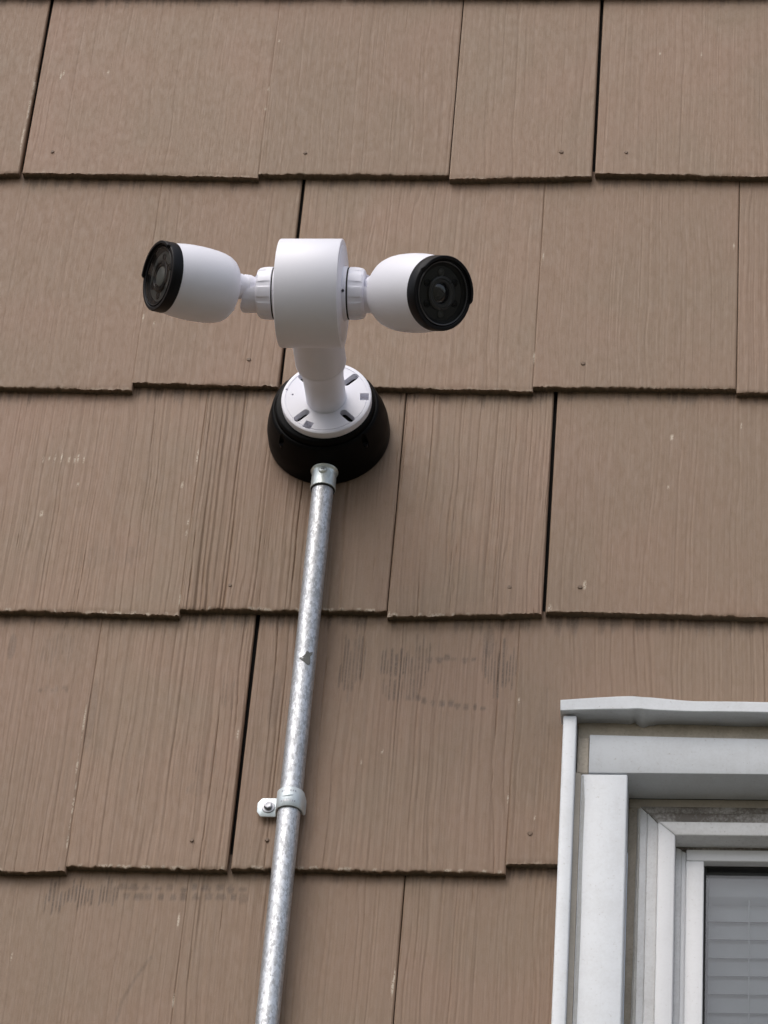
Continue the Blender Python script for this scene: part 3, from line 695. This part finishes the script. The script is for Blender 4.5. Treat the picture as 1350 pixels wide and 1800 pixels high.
DC = BC + Vector((.0040, -.2435, .0000))     # centre of the drum
dl = DC-FC
V, F = lathe([(-.0330, 0), (-.0330, .0552), (-.0326, .0564), (-.0316, .0569), (.0316, .0569), (.0326, .0564), (.0330, .0552), (.0330, 0)], dl, (1, 0, 0), seg=160)
drum = mk('drum', V, F, WHITE, br, 30)
V, F = lathe([(-.0003, .0505), (.0004, .0503), (.0011, .0490), (.0011, 0)], dl+Vector((.0330, 0, 0)), (1, 0, 0), seg=120); mk('end_cap', V, F, WHITE, br)
V, F = lathe([(-.0003, .0505), (.0004, .0503), (.0011, .0490), (.0011, 0)], dl-Vector((.0330, 0, 0)), (-1, 0, 0), seg=120); mk('end_cap', V, F, WHITE, br)

# ------------------------------------------------------------------ the two bullet cameras
def bullet_camera(side, axis, vis_ref, stalk, label):
    sx = Vector((side, 0, 0))
    J = DC + sx*.0665
    t = thing('security_camera', label, 'camera', J, 'security cameras on the white bracket')
    o0 = sx*(-.0333)        # back face of the base disc, relative to the joint
    V, F = lathe([(0, .0284), (.0045, .0284), (.0052, .0278), (.0052, 0)], o0, sx, seg=80); disc = mk('base_disc', V, F, WHITE, t)
    cut(disc, [lathe([(0, 0), (0, .0018), (.01, .0018), (.01, 0)], o0+Vector((side*.0025, -.031*.83, -.031*.56)), (0, .83, .56), seg=16)])
    V, F = lathe([(.0050, 0), (.0050, .0272), (.0068, .0272), (.0068, 0)], o0, sx, seg=80); mk('gasket', V, F, RUBBER, t)
    def knurl(k, th):
        if k in (3, 4, 5):
            c_ = math.cos(10*th); return 1 - .045*max(0, min(1, (c_-.35)*3))*(1 if k == 4 else .8)
        return 1
    V, F = lathe([(.0066, 0), (.0066, .0268), (.0075, .0276), (.0125, .0276), (.0165, .0272), (.0205, .0262), (.0225, .0244), (.0232, .0225), (.0232, 0)], o0, sx, seg=200, rad=knurl)
    mk('lock_ring', V, F, WHITE, t, 25)
    V, F = lathe([(.0225, 0), (.0225, .0205), (.0375, .0205), (.0400, .0195), (.0408, .0180), (.0408, 0)], o0, sx, seg=64)
    cup = mk('joint_cup', V, F, WHITE, t)
    st = Vector(stalk).normalized()
    fv = Vector((-side*.12*0, -1, .05))
    cut(cup, [lathe([(-.012, 0), (-.0118, .010), (-.006, .0150), (0, .0165), (.06, .0165), (.06, 0)], sx*.002, st, seg=40)]
        + [lathe([(-.004, 0), (-.004, .0152), (.05, .0152), (.05, 0)], sx*q_ + Vector((0, 0, .0055)), fv, seg=48) for q_ in (-.001, .0062, .0135)])
    V, F = lathe([(-.0125, 0), (-.0115, .0060), (-.008, .0105), (-.002, .0130), (.004, .0132), (.0046, .0126), (.0080, .0126), (.0086, .0134), (.016, .0138), (.030, .0150)], sx*.000 + Vector((0, -.008, .0015)), st, seg=56)
    mk('ball_stalk', V, F, WHITE, t)
    a = Vector(axis).normalized(); L = .0194 if side < 0 else .0188; K = .955 if side < 0 else 1.0
    cp = sx*.002 + st*L + Vector((0, 0, .001))
    V, F = lathe([(p*K, q*K) for p, q in [(-.0004, 0), (-.0004, .0225), (.0004, .0236), (.0012, .0240), (.0012, .0246), (.0004, .0250), (.0008, .0275), (.0022, .0308), (.0050, .0339), (.0095, .0366), (.0160, .0386), (.0240, .0399), (.0330, .0406), (.0430, .0409), (.0530, .0407), (.0620, .0400), (.0700, .0389), (.0760, .0380), (.0760, .0360)]], cp, a, seg=128)
    mk('housing', V, F, WHITE, t, 40)
    cq = cp + a*.004*K
    R0, R1 = .0333, .0386
    V, F = lathe([(p*K, q*K) for p, q in [(.0712, .0345), (.0712, .0384), (.0722, .0388), (.0810, .0386), (.0826, .0382), (.0833, .0374), (.0833, .0346), (.0828, .0340), (.0812, .0335), (.0806, .0325), (.0797, .0284), (.0796, .0276), (.0785, .0274), (.0760, .0274)]], cq, a, seg=128)
    ringo = mk('front_ring', V, F, BLACK, t, 30)
    vr, vspan = vis_ref
    V, F = arc_solid(.0352*K, .0385*K, .0815*K, .0862*K, -vspan/2, vspan/2, cq, a, vr, 60)
    mk('visor', V, F, BLACK, t, 30)
    cd_ = cq + a*.0048*K
    V, F = lathe([(p*K, q*K) for p, q in [(.0742, .0276), (.0742, 0)]], cd_, a, seg=64); pl = mk('face_plate', V, F, PLATE if side < 0 else PLATED, t)
    _, xx, yy = basis(a, vr)
    V, F = lathe([(p*K, q*K) for p, q in [(.0742, .0178), (.0762, .0176), (.0766, .0170), (.0766, .0150), (.0758, .0140), (.0758, .0118), (.0748, .0108)]], cd_, a, seg=64); mk('lens_barrel', V, F, PLATED if side < 0 else CHROME, t)
    V, F = lathe([(p*K, q*K) for p, q in [(.0750, .0108), (.0758, .0096), (.0766, .0070), (.0770, .0035), (.0771, 0)]], cd_, a, seg=48); mk('lens', V, F, LENS if side > 0 else PLATEL, t)
    V, F = lathe([(p*K, q*K) for p, q in [(.0766, .0326), (.0780, .0330), (.0786, .0324), (.0782, .0316), (.0772, .0316)]], cd_, a, seg=96); mk('glass_rim', V, F, CHROME if side > 0 else BLACK, t)
    for k in range(6):
        th = math.radians(28+60*k); q_ = cd_ + xx*(.0212*K*math.cos(th)) + yy*(.0212*K*math.sin(th))
        V, F = lathe([(p*K, q*K) for p, q in [(.0742, .0040), (.0750, .0040), (.0752, .0034), (.0747, .0030), (.0753, .0018), (.0755, 0)]], q_, a, seg=20); mk('infrared_led', V, F, BLACK if k % 3 else PLATE, t)
    V, F = lathe([(p*K, q*K) for p, q in [(.0776, .0321), (.0781, .0318), (.0781, 0)]], cd_, a, seg=64); mk('front_glass', V, F, CAMGLASS, t)
    for th in (-.5, .35, 1.9, 3.3, 4.4):
        q_ = cp + a*.0018 + xx*(.0272*K*math.cos(th)) + yy*(.0272*K*math.sin(th))
        V, F = lathe([(-.0022, 0), (-.0020, .0012), (-.0012, .0019), (0, .0022), (.002, .0022)], q_, a, seg=16); mk('rim_lug', V, F, WHITE, t)
    return t
AXL = Vector((-0.8216, -0.5326, -0.2034)); AXR = Vector((0.6538, -0.5886, -0.4754))
AXL = Vector((-0.8216, -0.5326, -0.2034)); AXR = Vector((0.7134, -0.5375, -0.4496))
VISL = Vector((-0.1544, -0.1355, 0.9787)); VISR = Vector((0.3361, -0.3005, 0.8926))
STL = Vector((-0.8289, -0.4802, -0.2869))
bullet_camera(-1, AXL, (VISL, math.radians(128)), STL, 'white bullet camera with black hooded lens, left of the drum, pointing down to the left')
bullet_camera(1, AXR, (VISR, math.radians(160)), AXR, 'white bullet camera on the right of the drum, round black lens aimed down')

# ------------------------------------------------------------------ steel conduit, its connector and strap
PY = -.0335
CT, CB = Vector((-.0640, PY, 3.9100)), Vector((-.0668, PY, 3.2500))
pdir = (CB-CT).normalized()
cd = thing('steel_conduit', 'galvanised steel conduit pipe running down the shingles from the black junction box', 'conduit', (CB + pdir*1.0).to_tuple())
rel = CT - (CB + pdir*1.0); Ltot = (CB-CT).length + 1.0
V, F = lathe([(-.010, .0100), (-.010, .0117), (Ltot, .0117), (Ltot, .0102)], rel, pdir, (0, -1, 0), 64); mk('pipe', V, F, GALV, cd)
tp = CT + pdir*(3.9100-3.6811+.004); poly = [(-.0053, .0006), (-.0020, .0022), (-.0005, .0040), (.0006, .0075), (.0028, .0062), (.0060, .0080), (.0052, .0048), (.0040, .0030), (.0042, -.0010), (.0046, -.0040), (.0026, -.0055), (-.0010, -.0030), (-.0030, -.0012)]
V = []; 
for rad_ in (.01178, .01215):
    for (u, v) in poly:
        an = (u*1.25+.002)/.0117; V.append(tp - cd.location + Vector((rad_*math.sin(an), -rad_*math.cos(an), v*1.35)))
n = len(poly); cv = [tp - cd.location + Vector((r_*math.sin(.25), -r_*math.cos(.25), .0015)) for r_ in (.01178, .01235)]
V += cv; F = [(i, (i+1) % n, n+(i+1) % n, n+i) for i in range(n)] + [(n+i, n+(i+1) % n, 2*n+1) for i in range(n)]
mk('torn_label', V, F, SCRAP, cd)
cn = thing('conduit_connector', 'shiny zinc set-screw connector joining the conduit to the black box', 'pipe fitting', (CT+Vector((0, 0, -.006))).to_tuple())
V, F = lathe([(.0205, .0100), (.0205, .0146), (.0195, .0153), (.0183, .0155), (.0172, .0150), (.0160, .0139), (.0140, .0134), (-.0020, .0134), (-.0040, .0138), (-.0056, .0138), (-.0060, .0134), (-.0060, .0119), (-.0020, .0118)], (0, 0, .006), (0, 0, 1), (0, -1, 0), 64)
mk('sleeve', V, F, ZINC, cn, 40)
V, F = lathe([(.0100, .0046), (.0138, .0046), (.0146, .0042), (.0152, .0034), (.0156, .0018), (.0157, 0)], (0, 0, .0175), (0, -1, 0), (0, 0, 1), 24); scr = mk('set_screw', V, F, ZINC, cn)
V, F = box(-.0020, .0020, -.0159, -.0150, .0172, .0178); mk('screw_slot', V, F, RUBBER, scr)
V, F = lathe([(-.0058, .0116), (-.0058, .0134), (-.0072, .0130), (-.0072, .0117)], (0, 0, .006), (0, 0, 1), (0, -1, 0), 48); mk('end_gasket', V, F, RUBBER, cn)

sz = 3.5085; f_ = (3.91-sz)/(3.91-3.25); SC = CT.lerp(CB, f_)
st = thing('pipe_strap', 'zinc one-hole strap with hex-head screw clamping the conduit to the shingles', 'pipe strap', SC.to_tuple())
R_ = .0126; path = []
ty = .0105
path += [(-.0345, ty, .0050), (-.0310, ty, .0100), (-.0300, ty, .0108), (-.0160, ty, .0110), (-.0146, ty-.0003, .0110), (-.0136, ty-.0020, .0110), (-.0130, ty-.005, .0110)]
for k in range(25):
    an = math.pi - math.pi*k/24; path.append((R_*math.cos(an), -R_*math.sin(an)*1.0, .0112))
path += [(R_+.0001, .004, .0112), (R_+.0008, .0075, .0100), (R_+.0016, .0095, .0075)]
V = []; F = []
tk = .0014; n = len(path)
for i, (x, y, hh) in enumerate(path):
    p0 = path[max(0, i-1)]; p1 = path[min(n-1, i+1)]; tx, ty_ = p1[0]-p0[0], p1[1]-p0[1]; l_ = math.hypot(tx, ty_); nx_, ny_ = ty_/l_, -tx/l_
    for z in (-hh, hh):
        V.append((x, y, z)); V.append((x+nx_*tk, y+ny_*tk, z))
for i in range(n-1):
    b0, b1 = i*4, i*4+4
    F += [(b0+1, b0+3, b1+3, b1+1), (b0, b1, b1+2, b0+2), (b0, b0+1, b1+1, b1), (b0+2, b1+2, b1+3, b0+3)]
F += [(0, 2, 3, 1), (4*n-4, 4*n-3, 4*n-1, 4*n-2)]
bev(mk('strap_band', V, F, ZINCP, st, 40), .00025, 1, 50)
# pressed rib and stamped marks on the band
rib = []
for zz, a0, a1, rr in ((.001, -.55, .42, .0005),):
    V = []; F = []
    for k in range(21):
        an = a0+(a1-a0)*k/20; e = math.sin(math.pi*k/20); 
        for j in range(6):
            q = j/6*2*math.pi; r_ = R_+tk+ .0007*e*math.cos(q); V.append((r_*math.sin(an), -r_*math.cos(an), zz+.002*(k/20-.5)+.0012*e*math.sin(q)))
    for k in range(20):
        for j in range(6): F.append((k*6+j, k*6+(j+1) % 6, k*6+6+(j+1) % 6, k*6+6+j))
    mk('pressed_rib', V, F, ZINCP, st)
for zz in (.0068, -.0052):
    V = []; F = []
    for k in range(7):
        an = -.55+k*.17; r_ = R_+tk+.0002
        if k in (3,) and zz > 0: continue
        b0 = len(V)
        for (da, dz) in ((-.045, -.0009), (.045, -.0009), (.045, .0009), (-.045, .0009)):
            V.append((r_*math.sin(an+da), -r_*math.cos(an+da), zz+dz))
        for (da, dz) in ((-.045, -.0009), (.045, -.0009), (.045, .0009), (-.045, .0009)):
            V.append(((r_-.0005)*math.sin(an+da), -(r_-.0005)*math.cos(an+da), zz+dz))
        F += [(b0, b0+1, b0+2, b0+3)] + [(b0+i, b0+(i+1) % 4, b0+4+(i+1) % 4, b0+4+i) for i in range(4)]
    mk('stamped_mark', V, F, STEEL, st)
sc = Vector((-.0232, ty-tk, .0))
V, F = lathe([(0, .0066), (.0006, .0068), (.0012, .0064), (.0015, .0046), (.0015, 0)], sc, (0, -1, 0), seg=32); w_ = mk('washer', V, F, STEEL, st)
V, F = lathe([(.0013, .0045), (.0050, .0045), (.0056, .0040), (.0058, .0030), (.0054, 0)], sc, (0.03, -1, .02), (.9, 0, .4), 6); mk('hex_screw', V, F, STEEL, st, 20)

# ------------------------------------------------------------------ render settings
scene.render.engine = 'CYCLES'
scene.cycles.max_bounces = 8
print('objects', len(bpy.data.objects), 'polys', sum(len(o.data.polygons) for o in bpy.data.objects if o.type == 'MESH'))
